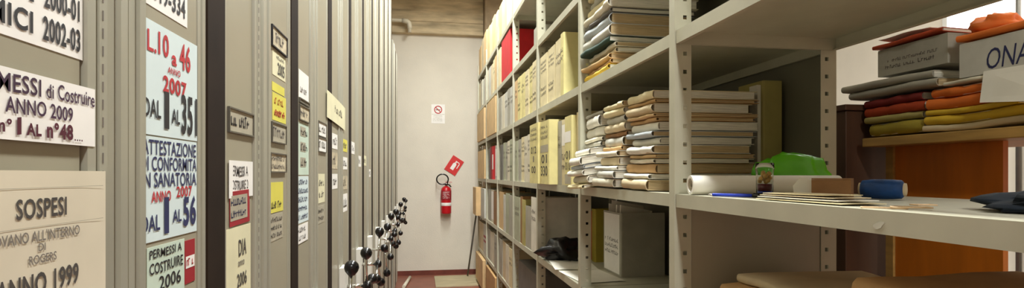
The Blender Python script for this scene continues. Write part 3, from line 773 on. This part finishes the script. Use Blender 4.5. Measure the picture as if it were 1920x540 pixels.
# ------------------------------------------------------------------ document folders lying flat in stacks
def doc_folder(x, y, z, w, d, h, col, label, group, seed, rz=0.0, amp=0.004, sseed=0, page=None, bulge=0.0, name='document_folder', droop=0.0, spread=0.0, sx=0.0, sy=0.0):
    """folded card cover with its fold at local x = 0 (towards the aisle), pages inside"""
    r = empty(name, (x, y, z), rz); tag(r, label, 'folder', group)
    rn = random.Random(seed)
    t = min(0.0022, h * 0.2)
    so = Vector((sseed * 5.3, sseed * 2.9, 0))
    cr, sr = math.cos(rz), math.sin(rz)
    def dz(u0_, v0_):
        # the sag belongs to the whole stack, so that layers nest
        u = sx + u0_ * cr - v0_ * sr; v = sy + u0_ * sr + v0_ * cr
        return amp * noise.noise(Vector((u * 5, v * (5 if amp > 0.0055 else 9), 0)) + so) - droop * max(0.0, 1 - u / (d * 0.45)) ** 2
    nz = rn.uniform(0.5, 1.5)
    def prof(hh, off):
        pts = []
        rr = hh / 2
        nose = min(rr * nz, 0.02)
        for u in (1.0, 0.7, 0.4, 0.16): pts.append((d * u, hh))
        for k in range(5):
            a = math.pi / 2 + math.pi * (k + 0.5) / 5
            pts.append((nose + nose * math.cos(a), rr + rr * math.sin(a)))
        for u in (0.16, 0.4, 0.7, 1.0): pts.append((d * u, 0))
        return [(a + off, b + off) for a, b in pts]
    O = prof(h, 0); I = [(a + (0 if i in (0, len(O) - 1) else t), b) for i, (a, b) in enumerate(prof(h - 2 * t, 0))]
    I = [(a, b + t) for a, b in I]
    ny = 8; rows = []
    mb = MB(); V = []
    jit = [rn.uniform(-1, 1) for _ in range(ny + 1)]
    for j in range(ny + 1):
        v = -w / 2 + w * j / ny
        for (a, b) in O + I[::-1]:
            fa = 1 - min(1, a / d)
            px = a + 0.006 * jit[j] * fa
            lift = bulge * math.sin(math.pi * j / ny) * (b / h)
            V.append((px, v, b + lift + dz(px, v)))
    m = len(O) * 2; F = []
    for j in range(ny):
        for i in range(m):
            F.append((j * m + i, j * m + (i + 1) % m, (j + 1) * m + (i + 1) % m, (j + 1) * m + i))
    k = len(O)
    for j in (0, ny):
        for i in range(k - 1):
            F.append((j * m + i, j * m + i + 1, j * m + m - 2 - i, j * m + m - 1 - i))
    mb.add(V, F, True)
    me = mb.mesh('cover')
    try:
        me.set_sharp_from_angle(angle=math.radians(50))
    except Exception: pass
    obj('cover', me, 'f_' + col, r)
    # page block
    P = []; nx = 4; F = []
    x0, x1 = min(0.012, h * 0.6 + 0.003), d - rn.uniform(0.002, 0.02) + spread
    yw = w / 2 - 0.002
    for j in range(ny + 1):
        v = -yw + 2 * yw * j / ny
        for i in range(nx + 1):
            u = x0 + (x1 - x0) * i / nx
            lift = bulge * math.sin(math.pi * j / ny)
            P.append((u, v, t + 0.0004 + dz(u, v))); P.append((u, v, h - t - 0.0004 + lift * 0.98 + dz(u, v)))
    st = 2 * (nx + 1)
    for j in range(ny):
        for i in range(nx):
            a = j * st + 2 * i
            F += [(a, a + st, a + st + 2, a + 2), (a + 1, a + 3, a + st + 3, a + st + 1)]
        F += [(j * st, j * st + 1, (j + 1) * st + 1, (j + 1) * st), (j * st + 2 * nx, (j + 1) * st + 2 * nx, (j + 1) * st + 2 * nx + 1, j * st + 2 * nx + 1)]
    for j in (0, ny):
        for i in range(nx):
            a = j * st + 2 * i; F.append((a, a + 2, a + 3, a + 1))
    obj('pages', MB().add(P, F), page or rn.choice(('pages', 'pages', 'pages_tan')), r)
    return r

def stack(x, y, z, w, d, layers, phrase, group, sseed, amp=0.004, rzj=0.03, xj=0.012, droop=0.0):
    """layers from the bottom: (thickness, colour[, dx, dw])"""
    rn = random.Random(sseed * 11 + 3)
    zc = z + amp + 0.001 + droop
    n = len(layers)
    for i, L in enumerate(layers):
        h, col = L[0], L[1]
        dx = L[2] if len(L) > 2 else 0.0
        pos = 'topmost' if i == n - 1 else 'lowest' if i == 0 else ORD[i] + ' from the bottom'
        lab = '%s folder, %s in %s' % (col, pos, phrase)
        ox = dx + rn.uniform(-xj, xj); oy = rn.uniform(-0.006, 0.006)
        doc_folder(x + ox, y + oy, zc, w - rn.uniform(0, 0.018), d - rn.uniform(0, 0.04) - dx, h - 0.001, col, lab, group,
                   sseed * 100 + i, rn.uniform(-rzj, rzj), amp, sseed, droop=droop, sx=ox, sy=oy)
        zc += h + 0.0017
    return zc

A = LEV['A']
GA = 'folders stacked on the eye-level shelf'
stack(0.785, 1.872, A, 0.25, 0.40, [(0.038, 'beige', -0.02), (0.018, 'white', -0.015), (0.034, 'kraft'), (0.016, 'off-white'), (0.014, 'tan'),
      (0.030, 'white', -0.01), (0.026, 'white'), (0.020, 'blue-grey'), (0.030, 'white'), (0.014, 'kraft'), (0.012, 'tan'), (0.034, 'beige'), (0.012, 'kraft'), (0.030, 'cream')],
      'the tallest folder stack beside the near upright', GA, 1, 0.004, 0.03)
stack(0.775, 2.135, A, 0.245, 0.40, [(0.034, 'off-white', -0.04), (0.030, 'pale grey', -0.045), (0.018, 'white', -0.035), (0.034, 'beige', -0.02), (0.024, 'off-white', -0.025), (0.016, 'kraft'),
      (0.036, 'pale grey'), (0.020, 'brown'), (0.034, 'beige'), (0.030, 'pale grey', 0.01), (0.026, 'cream'), (0.022, 'cream')],
      'the second stack from the near upright', GA, 2, 0.007, 0.045)
zt = stack(0.775, 2.395, A, 0.225, 0.40, [(0.018, 'cream', -0.085), (0.034, 'off-white', -0.08), (0.030, 'white', -0.09), (0.018, 'blue-grey', -0.095), (0.036, 'white', -0.085), (0.028, 'white', -0.065),
      (0.022, 'grey', 0.0), (0.020, 'off-white', 0.0), (0.044, 'white', -0.005), (0.050, 'white', 0.0), (0.016, 'grey', 0.01)],
      'the third, bulging white stack from the near upright', GA, 3, 0.008, 0.06, droop=0.014)

# tan strap around the tallest stack
strap = MB()
yy = 1.738; pts = [(0.845, yy, A + 0.335), (0.838, yy - 0.004, A + 0.30), (0.834, yy - 0.006, A + 0.24), (0.836, yy - 0.006, A + 0.18), (0.84, yy - 0.003, A + 0.15)]
for a, b in zip(pts, pts[1:]):
    strap.add([(a[0] - 0.005, a[1], a[2]), (a[0] + 0.005, a[1], a[2]), (b[0] + 0.005, b[1], b[2]), (b[0] - 0.005, b[1], b[2]),
               (a[0] - 0.005, a[1] - 0.0012, a[2]), (a[0] + 0.005, a[1] - 0.0012, a[2]), (b[0] + 0.005, b[1] - 0.0012, b[2]), (b[0] - 0.005, b[1] - 0.0012, b[2])],
              [(0, 1, 2, 3), (7, 6, 5, 4), (0, 4, 5, 1), (1, 5, 6, 2), (2, 6, 7, 3), (3, 7, 4, 0)])
tag(obj('strap', strap, 'f_brown'), 'thin brown strap hanging down the side of the tallest folder stack', 'strap')
# yellowed binder standing behind the tallest stack
binder(1.215, 1.86, A, 0.16, 0.40, 0.075, 'olive', 'olive binder standing behind the tallest folder stack', None, rz=0.0, seed=5)
carton(1.20, 1.213, 1.79, 1.84, A, A + 0.385, 'white', 'white paper pad standing against the olive binder', flaps=False)

# the pile of heavy files on the shelf above
B = LEV['B']
GB = 'files piled on the shelf above eye level'
stack(0.785, 2.345, B, 0.36, 0.42, [(0.022, 'yellow', -0.015), (0.020, 'kraft'), (0.024, 'tan', -0.01), (0.022, 'beige'), (0.020, 'off-white', -0.01), (0.024, 'dark green', -0.03), (0.050, 'pale grey', 0.0), (0.046, 'blue-grey', -0.005),
      (0.020, 'dark grey'), (0.040, 'off-white', -0.01), (0.036, 'cream'), (0.040, 'grey'), (0.03, 'cream')], 'the pile of files above the tallest stack', GB, 4, 0.006, 0.05, 0.02)

# below eye level, third bay: grey box file full of papers, sheets, black bag, yellow folder
D_ = LEV['D']
bx_ = binder(1.03, 2.86, D_, 0.27, 0.34, 0.25, 'grey', 'grey box file with white papers sticking out, below eye level', [('P', 0.03, 0.97, 'label_white'), ('S', 0.3, 0.6, 3, 'ink_dgrey')], seed=9, rz=0.02)
rn = random.Random(4)
for q in range(4):
    y_ = -0.09 + q * 0.055; hgt = 0.36 + 0.03 * rn.random()
    mb = MB(); mb.add([(0.012, y_, 0.30), (0.20, y_, 0.30), (0.20, y_ + 0.004, hgt - 0.02), (0.012, y_ + 0.02 * rn.uniform(-1, 1), hgt + 0.015),
                       (0.012, y_ + 0.002, 0.30), (0.20, y_ + 0.002, 0.30), (0.20, y_ + 0.006, hgt - 0.02), (0.012, y_ + 0.003 + 0.02 * rn.uniform(-1, 1), hgt + 0.015)],
                      [(0, 1, 2, 3), (7, 6, 5, 4), (0, 4, 5, 1), (1, 5, 6, 2), (2, 6, 7, 3), (3, 7, 4, 0)])
    obj('paper_sheet', mb, 'white', bx_)
binder(1.05, 3.25, D_, 0.07, 0.33, 0.22, 'mustard', 'mustard folder standing at the back behind the grey box file', None, seed=10)
binder(1.06, 3.33, D_, 0.06, 0.31, 0.22, 'dark orange', 'dark orange folder standing beside the mustard folder', None, seed=11)
sheet('paper_sheet', 0.885, 2.78, D_ + 0.001, 0.34, 0.24, 'white', 'white sheet lying flat in front of the grey box file', 0.1, 3, 0.002)
sheet('paper_sheet', 0.885, 3.14, D_ + 0.001, 0.32, 0.25, 'white', 'white sheet lying flat beside the black plastic bag', -0.12, 4, 0.002)

def crumpled(name, c, rx, ry, rz_, material, label, cat, seed, amp=0.35, seg=26, rings=14, flat=True, parts=None):
    """a soft crumpled bag or cloth resting on its base"""
    mb = MB(); so = Vector((seed * 2.3, seed * 4.1, seed))
    V = []
    for i in range(rings + 1):
        th = math.pi * i / rings
        for k in range(seg):
            a = 2 * math.pi * k / seg
            dv = Vector((math.sin(th) * math.cos(a), math.sin(th) * math.sin(a), math.cos(th)))
            n1 = noise.noise(dv * 1.6 + so); n2 = abs(noise.noise(dv * 4.2 + so)); n3 = noise.noise(dv * 9 + so)
            s = 1 + amp * n1 + amp * 0.6 * n2 + amp * 0.15 * n3 - amp * 0.2
            z_ = dv.z * rz_ * s
            if flat: z_ = max(z_, -rz_ * 0.6)
            V.append((dv.x * rx * s, dv.y * ry * s, z_ + rz_ * 0.6))
    F = [(i * seg + k, i * seg + (k + 1) % seg, (i + 1) * seg + (k + 1) % seg, (i + 1) * seg + k) for i in range(rings) for k in range(seg)]
    mb.add(V, F, True)
    o = obj(name, mb, material, None, c)
    tag(o, label, cat)
    return o
crumpled('plastic_bag', (0.87, 3.38, D_ + 0.001), 0.12, 0.125, 0.075, 'black_bag', 'crumpled black plastic bag on the shelf below eye level', 'bag', 5, 0.8)

# dim heap of old files low in the nearest bay
GH = 'old files heaped low in the nearest bay'
stack(0.86, 1.245, D_, 0.38, 0.40, [(0.05, 'kraft'), (0.05, 'beige'), (0.045, 'tan'), (0.04, 'beige'), (0.035, 'kraft'), (0.025, 'beige')], 'the far heap low in the nearest bay', GH, 6, 0.012, 0.1, 0.03)
stack(0.84, 0.755, D_, 0.35, 0.42, [(0.05, 'beige'), (0.05, 'kraft'), (0.045, 'beige'), (0.04, 'tan'), (0.05, 'kraft'), (0.04, 'beige'), (0.05, 'kraft')], 'the near heap low in the nearest bay', GH, 7, 0.012, 0.1, 0.03)

# ------------------------------------------------------------------ small things on the near eye-level shelf
# paper roll
pa = Vector((0.765, 1.462, A + 0.029)); pb = Vector((1.20, 1.405, A + 0.029))
roll = empty('paper_roll', (pa.x, pa.y, A)); tag(roll, 'thick white paper roll lying across the near eye-level shelf', 'paper roll')
loc = lambda v: v - Vector((pa.x, pa.y, A))
dirn = (pb - pa).normalized()
ring = MB(); seg = 24; ro, ri = 0.028, 0.020
side = Vector((-dirn.y, dirn.x, 0)); up = Vector((0, 0, 1))
V = []
for base, rad in ((loc(pa), ro), (loc(pb), ro), (loc(pb), ri), (loc(pa), ri)):
    for k in range(seg):
        a = 2 * math.pi * k / seg; V.append(base + (side * math.cos(a) + up * math.sin(a)) * rad)
ring.add(V, [(r_ * seg + k, r_ * seg + (k + 1) % seg, ((r_ + 1) % 4) * seg + (k + 1) % seg, ((r_ + 1) % 4) * seg + k) for r_ in range(4) for k in range(seg)], True)
me = ring.mesh('sheet')
try: me.set_sharp_from_angle(angle=math.radians(50))
except Exception: pass
obj('rolled_sheet', me, 'white', roll)
sp = []
for k in range(50):
    a = k * 0.4; rr = 0.006 + 0.0126 * k / 50
    sp.append(loc(pa) + dirn * 0.004 + (side * math.cos(a) + up * math.sin(a)) * rr)
obj('inner_winding', MB().tube(sp, 0.0008, 5), 'f_off-white', roll)
# green bag
crumpled('plastic_bag', (1.118, 1.490, A + 0.001), 0.150, 0.030, 0.075, 'green_bag', 'bright green plastic bag behind the paper roll', 'bag', 12, 0.42)
# glass jar
jx, jy = 0.884, 1.288
jar = empty('glass_jar', (jx, jy, A)); tag(jar, 'small glass jar of amber beads with red and blue base, near the pen', 'jar')
obj('glass', MB().lathe([(0.019, 0.001), (0.021, 0.006), (0.021, 0.060), (0.0235, 0.074), (0.0225, 0.090), (0.0205, 0.090), (0.0215, 0.074), (0.0192, 0.060), (0.0192, 0.008), (0.005, 0.003)], 22), 'glass', jar)
obj('blue_layer', MB().lathe([(0.017, 0.0045), (0.0185, 0.007), (0.0185, 0.016), (0.01, 0.0165)], 18), 'pen_blue', jar)
obj('red_layer', MB().lathe([(0.0185, 0.017), (0.0185, 0.034), (0.01, 0.0345)], 18), 'burgundy', jar)
rn = random.Random(2)
for q in range(12):
    a = q * 2.4; rr = 0.012 if q % 3 else 0.004
    obj('bead', MB().sphere((rr * math.cos(a), rr * math.sin(a), 0.040 + 0.0022 * q), 0.0063, 8, 6), 'amber', jar)
# pen
pen = empty('ballpoint_pen', (0.803, 1.302, A), 0.48); tag(pen, 'blue ballpoint pen on the shelf edge by the paper roll', 'pen')
obj('barrel', MB().tube([(-0.016, 0.05, 0.0055), (0.012, -0.045, 0.0055)], 0.0045, 10), 'pen_blue', pen)
obj('cap', MB().tube([(0.0125, -0.046, 0.0055), (0.020, -0.074, 0.0055)], 0.0052, 10), 'black', pen)
obj('clip', MB().tube([(0.0130, -0.048, 0.0115), (0.020, -0.070, 0.0115)], 0.0012, 6), 'black', pen)
obj('tip', MB().tube([(-0.0161, 0.0505, 0.0055), (-0.0195, 0.062, 0.0055)], 0.004, 10, True, [0.0042, 0.001]), 'chrome', pen)
# folded envelope
for q in range(4):
    sheet('envelope', 0.832 + 0.006 * q, 1.04 + 0.012 * q, A + 0.0015 + 0.0044 * q, 0.26 - 0.03 * q, 0.10, ('f_cream', 'white', 'f_beige', 'f_cream')[q],
          'cream envelope lying on the shelf edge, %s of the small pile' % ('lowest', 'second from the bottom', 'second from the top', 'topmost')[q], 0.02 + 0.06 * q, 30 + q, 0.0012, 'envelope', 'envelopes on the near shelf', thick=0.0016)
# white slip leaning on brown box
carton(0.96, 1.00, 1.1235, 1.2065, A, A + 0.046, 'brown', 'small brown cardboard box on the near eye-level shelf', rz=0.708)
sl = MB().prism([(-0.018, 0), (0.020, 0), (0.022, 0.045), (-0.006, 0.052), (-0.022, 0.030)], -0.0008, 0.0008, 'y')
tag(obj('paper_slip', sl, 'white', None, (0.936, 1.212, A + 0.001), (0, 0, -0.863)), 'torn white slip standing against the small brown box', 'paper')
# blue spool of twine lying on its side
sp_ = empty('twine_spool', (1.078, 1.123, A), -0.985); tag(sp_, 'blue twine spool lying on its side past the brown box', 'spool')
obj('winding', MB().lathe([(0.016, -0.043), (0.021, -0.040), (0.0235, -0.02), (0.024, 0.0), (0.0235, 0.02), (0.022, 0.038), (0.016, 0.043)], 22, 'x', (0, 0, 0.025)), 'blue', sp_)
obj('core', MB().lathe([(0.010, -0.047), (0.015, -0.047), (0.015, 0.047), (0.010, 0.047)], 18, 'x', (0, 0, 0.025)), 'f_beige', sp_)
# rubber bands
for q, (cx, cy, ra, rb) in enumerate([(0.80, 0.83, 0.034, 0.014), (0.825, 0.80, 0.03, 0.02), (0.87, 0.82, 0.022, 0.012)]):
    pts = [(ra * math.cos(2 * math.pi * k / 28) , rb * math.sin(2 * math.pi * k / 28) + 0.006 * math.sin(3 * 2 * math.pi * k / 28 + q), 0.002 + q * 0.0025) for k in range(29)]
    o = obj('rubber_band', MB().tube(pts, 0.0013, 6, False), 'rubberband', None, (cx, cy, A), (0, 0, 0.5 * q - 0.8))
    tag(o, 'pale rubber band on the near shelf, %s the envelopes' % ('closest to', 'second from', 'farthest from')[q], 'rubber band', 'rubber bands on the near shelf')
crumpled('cloth', (1.02, 0.70, A + 0.001), 0.12, 0.10, 0.022, 'navy', 'dark navy cloth bunched at the right end of the near shelf', 'cloth', 8, 0.4)

# ------------------------------------------------------------------ side room: cupboard, tall table and its pile
cb = empty('wooden_cupboard', (1.95, 2.25, 0)); tag(cb, 'tall dark brown wooden cupboard behind the shelving', 'cupboard')
obj('body', MB().box(-0.24, 0.24, -0.29, 0.29, 0.06, 1.76), 'dark_wood', cb, bevel=0.004)
obj('top', MB().box(-0.25, 0.25, -0.30, 0.30, 1.7605, 1.785), 'dark_wood', cb, bevel=0.003)
obj('plinth', MB().box(-0.23, 0.23, -0.28, 0.28, 0, 0.0595), 'dark_wood', cb)
TT = 1.6425
tb = empty('tall_table', (1.75, 1.2, 0)); tag(tb, 'tall wooden table with pale top and orange panel, seen through the shelving', 'table')
obj('table_top', MB().box(0, 0.60, -0.75, 0.72, TT - 0.0345, TT), 'wood', tb, bevel=0.003)
obj('side_panel', MB().box(0.10, 0.12, 0.262, 0.665, 0.25, TT - 0.035), 'orange_wood', tb)
obj('leg', MB().box(0.09, 0.13, 0.666, 0.70, 0, TT - 0.035), 'wood', tb)
for (lx, ly) in ((0.54, 0.666), (0.09, -0.72), (0.54, -0.72)):
    obj('leg', MB().box(lx, lx + 0.04, ly, ly + 0.034, 0, TT - 0.035), 'wood', tb)
GT = 'papers piled on the tall table'
def tf(y0, y1, z0, z1, col, label, seed, x=1.775, d=0.33, amp=0.009, rz=0.0, ss=20, droop=0.0, bulge=0.0, page=None):
    return doc_folder(x, (y0 + y1) / 2, z0, y1 - y0, d, z1 - z0, col, label, GT, seed, rz, amp, ss, page, bulge, droop=droop, sx=x - 1.775, sy=(y0 + y1) / 2 - 1.65)
tf(1.34, 1.672, TT + 0.008, 1.672, 'beige', 'beige folder lowest under the yellow folders on the tall table', 1)
tf(1.33, 1.668, 1.6735, 1.706, 'yellow', 'yellow folder just under the orange folders on the tall table', 2, rz=0.03)
tf(1.36, 1.665, 1.7075, 1.726, 'yellow', 'thin yellow folder directly below the lower orange folder', 3, rz=-0.02)
tf(1.39, 1.658, 1.728, 1.765, 'orange', 'lower of the two bright orange folders on the tall table', 4, rz=0.02)
tf(1.42, 1.648, 1.767, 1.800, 'orange', 'upper of the two bright orange folders on the tall table', 5, rz=-0.03)
tf(1.675, 1.915, TT + 0.0085, 1.70, 'mustard', 'mustard folder at the far end of the tall table', 6)
tf(1.68, 1.93, 1.7035, 1.728, 'olive', 'olive folder on the mustard one at the table end', 7, rz=0.05)
tf(1.676, 1.935, 1.7305, 1.765, 'dark orange', 'dark orange folder at the far end of the tall table', 8)
tf(1.68, 1.94, 1.768, 1.797, 'dark red', 'dark red folder below the floppy grey papers', 9)
tf(1.61, 2.0, 1.808, 1.838, 'grey', 'lower floppy grey paper bundle drooping past the table end', 10, x=1.76)
tf(1.63, 2.03, 1.841, 1.868, 'grey', 'upper floppy grey paper bundle drooping past the table end', 11, x=1.755, rz=0.05)
tf(1.44, 1.60, 1.8035, 1.817, 'off-white', 'thin off-white paper block on the orange folders', 12, amp=0.001)
c1 = carton(1.79, 2.12, 1.595, 1.885, 1.884, 1.985, 'grey', 'grey carton with faint lettering on the grey bundles', flaps=True)
ff = lambda u, v, w_: (-0.165 - w_, -u, v)
scribble(c1, -0.10, 0.11, 0.045, 0.065, 1, 'ink_grey', ff, 60); scribble(c1, -0.11, 0.10, 0.02, 0.045, 1, 'ink_grey', ff, 61)
c2 = carton(1.78, 2.12, 1.20, 1.545, 1.8205, 1.930, 'pale grey', 'pale carton marked ONA in blue on the tall table', flaps=True)
ff2 = lambda u, v, w_: (-0.17 - w_, -u, v)
lettering(c2, 'ONA', -0.083, 0.040, 0.012, 0.078, 'ink_blue', ff2, 0.0, 0.2)
obj('loose_flap', MB().add([(-0.172, 0.09, 0.008), (-0.172, -0.17, 0.004), (-0.225, -0.17, -0.12), (-0.205, 0.075, -0.095),
                            (-0.174, 0.09, 0.008), (-0.174, -0.17, 0.004), (-0.227, -0.17, -0.12), (-0.207, 0.075, -0.095)],
                           [(0, 1, 2, 3), (7, 6, 5, 4), (0, 4, 5, 1), (1, 5, 6, 2), (2, 6, 7, 3), (3, 7, 4, 0)]), 'white', c2)
tf(1.29, 1.55, 1.942, 1.964, 'orange', 'orange folder lying on the pale carton marked ONA', 13, ss=23)
tf(1.605, 1.90, 1.9955, 2.010, 'dark orange', 'dark orange folder lying on the grey carton', 14, ss=24)
crumpled('orange_wrapper', (1.87, 1.50, 1.9695), 0.08, 0.06, 0.036, 'f_orange', 'crumpled orange wrapper on top of the table pile', 'wrapper', 15, 0.4)
o = sheet('paper_sheet', 1.86, 1.77, 2.0175, 0.2, 0.16, 'white', 'white written sheet on the dark orange folder', 0.1, 41, 0.008)

# dark vertical conduit on the side-room wall
tag(obj('conduit', MB().tube([(0, 0, 0.3), (0, 0, 4.1)], 0.016, 10), 'dark_metal', None, (WX - 0.02, 3.20, 0)), 'thin dark vertical conduit on the side room wall', 'conduit')

# ------------------------------------------------------------------ back wall: extinguisher and signs
ex = empty('fire_extinguisher', (0.33, WY - 0.095, 0.91)); tag(ex, 'red fire extinguisher with black hose on the back wall', 'extinguisher')
obj('cylinder', MB().lathe([(0.060, 0), (0.074, 0.008), (0.076, 0.02), (0.076, 0.34), (0.070, 0.375), (0.045, 0.40), (0.022, 0.41)], 28), 'red', ex)
obj('band', MB().lathe([(0.0765, 0.205), (0.0768, 0.206), (0.0768, 0.345), (0.0765, 0.346)], 28), 'label_red', ex)
obj('band', MB().lathe([(0.0765, 0.12), (0.0772, 0.121), (0.0772, 0.165), (0.0765, 0.166)], 28), 'label_white', ex)
def fcyl(u, v, w_):
    a = -math.pi / 2 + u / 0.078
    return ((0.0775 + w_) * math.cos(a), (0.0775 + w_) * math.sin(a), v)
scribble(ex, -0.055, 0.055, 0.225, 0.335, 4, 'label_white', fcyl, 70)
obj('valve', MB().lathe([(0.020, 0.410), (0.020, 0.440), (0.013, 0.445), (0.013, 0.462)], 14), 'chrome', ex)
obj('lever', MB().box(-0.012, 0.085, -0.010, 0.010, 0.4625, 0.470), 'red', ex)
obj('lever', MB().box(-0.012, 0.075, -0.010, 0.010, 0.440, 0.446), 'chrome', ex)
hp = []
for k in range(22):
    a = math.radians(-20 + k * 15.5)
    hp.append((-0.035 - 0.0 + 0.085 * math.cos(a) - 0.02, -0.03, 0.51 + 0.075 * math.sin(a)))
hp = [(0.01, -0.012, 0.445), (0.018, -0.028, 0.462)] + hp + [(-0.02, -0.03, 0.435), (0.04, -0.05, 0.43), (0.07, -0.045, 0.40)]
obj('hose', MB().tube(hp, 0.010, 10), 'black', ex)
obj('bracket', MB().box(-0.03, 0.03, 0.070, 0.094, 0.18, 0.38), 'dark_metal', ex)
# tilted red sign above
sg = empty('extinguisher_sign', (0.452, WY - 0.006, 1.625)); tag(sg, 'tilted red extinguisher sign with white pictogram on the back wall', 'sign')
sg.rotation_euler = (0, math.radians(33), 0)
obj('plate', MB().box(-0.095, 0.095, -0.003, 0.003, -0.125, 0.125), 'sign_red', sg)
mb = MB()
def disc(pts, y=-0.0036): mb.add([(a, y, b) for a, b in pts], [tuple(range(len(pts)))])
disc([(-0.03, -0.07), (0.025, -0.07), (0.025, 0.02), (0.015, 0.04), (-0.02, 0.04), (-0.03, 0.02)])
disc([(-0.012, 0.042), (0.008, 0.042), (0.008, 0.06), (-0.012, 0.06)])
disc([(-0.012, 0.062), (0.05, 0.062), (0.055, 0.072), (-0.012, 0.076)])
disc([(0.05, 0.06), (0.062, 0.06), (0.062, -0.02), (0.05, -0.02)])
me = bpy.data.meshes.new('pictogram'); me.from_pydata(mb.v, [], mb.f)
obj('pictogram', me, 'label_white', sg)
# no-smoking notice
ns = empty('no_smoking_notice', (0.215, WY - 0.002, 2.25)); tag(ns, 'faded white notice with red no-smoking symbol on the back wall', 'sign')
obj('paper', MB().box(-0.10, 0.10, -0.001, 0.001, 0, 0.285), 'label_white', ns)
n = 28
V = [(r_ * math.cos(2 * math.pi * k / n), -0.0016, 0.205 + r_ * math.sin(2 * math.pi * k / n)) for r_ in (0.046, 0.060) for k in range(n)]
F = [(k, (k + 1) % n, (k + 1) % n + n, k + n) for k in range(n)]
b0 = len(V); c45 = 0.7071
for s1, s2 in ((-0.05, -0.006), (0.05, -0.006), (0.05, 0.006), (-0.05, 0.006)):
    V.append((c45 * (s1 - s2), -0.0017, 0.205 - c45 * (s1 + s2)))
F.append((b0, b0 + 1, b0 + 2, b0 + 3))
me = bpy.data.meshes.new('prohibition_ring'); me.from_pydata(V, [], F); obj('prohibition_ring', me, 'ink_red', ns)
obj('cigarette', MB().box(-0.038, 0.034, -0.00155, -0.0011, 0.198, 0.209), 'ink_dgrey', ns)
scribble(ns, -0.07, 0.07, 0.03, 0.125, 4, 'label_grey', lambda u, v, w_: (u, -0.001 - w_, v), 80)
obj('divider', MB().box(-0.095, 0.095, -0.0015, -0.0011, 0.135, 0.139), 'label_grey', ns)

# ------------------------------------------------------------------ floor by the back wall
tag(obj('floor_sheet', MB().prism([(0.16, 7.16), (0.92, 7.20), (0.92, 7.95), (0.155, 7.93)], 0.0, 0.012), 'floor_sheet'), 'dusty beige sheet lying on the floor by the back wall', 'sheet')
tag(obj('leaning_pole', MB().tube([(0.632, 7.83, 0.022), (0.735, 7.60, 0.93)], 0.012, 10), 'dark_metal'), 'dark metal pole leaning against the far end of the shelving', 'pole')
tag(obj('floor_pipe', MB().tube([(-0.255, 7.18, 0.024), (-0.19, 7.82, 0.024)], 0.022, 12), 'pvc'), 'short pale pipe lying on the floor beside the cabinets', 'pipe')
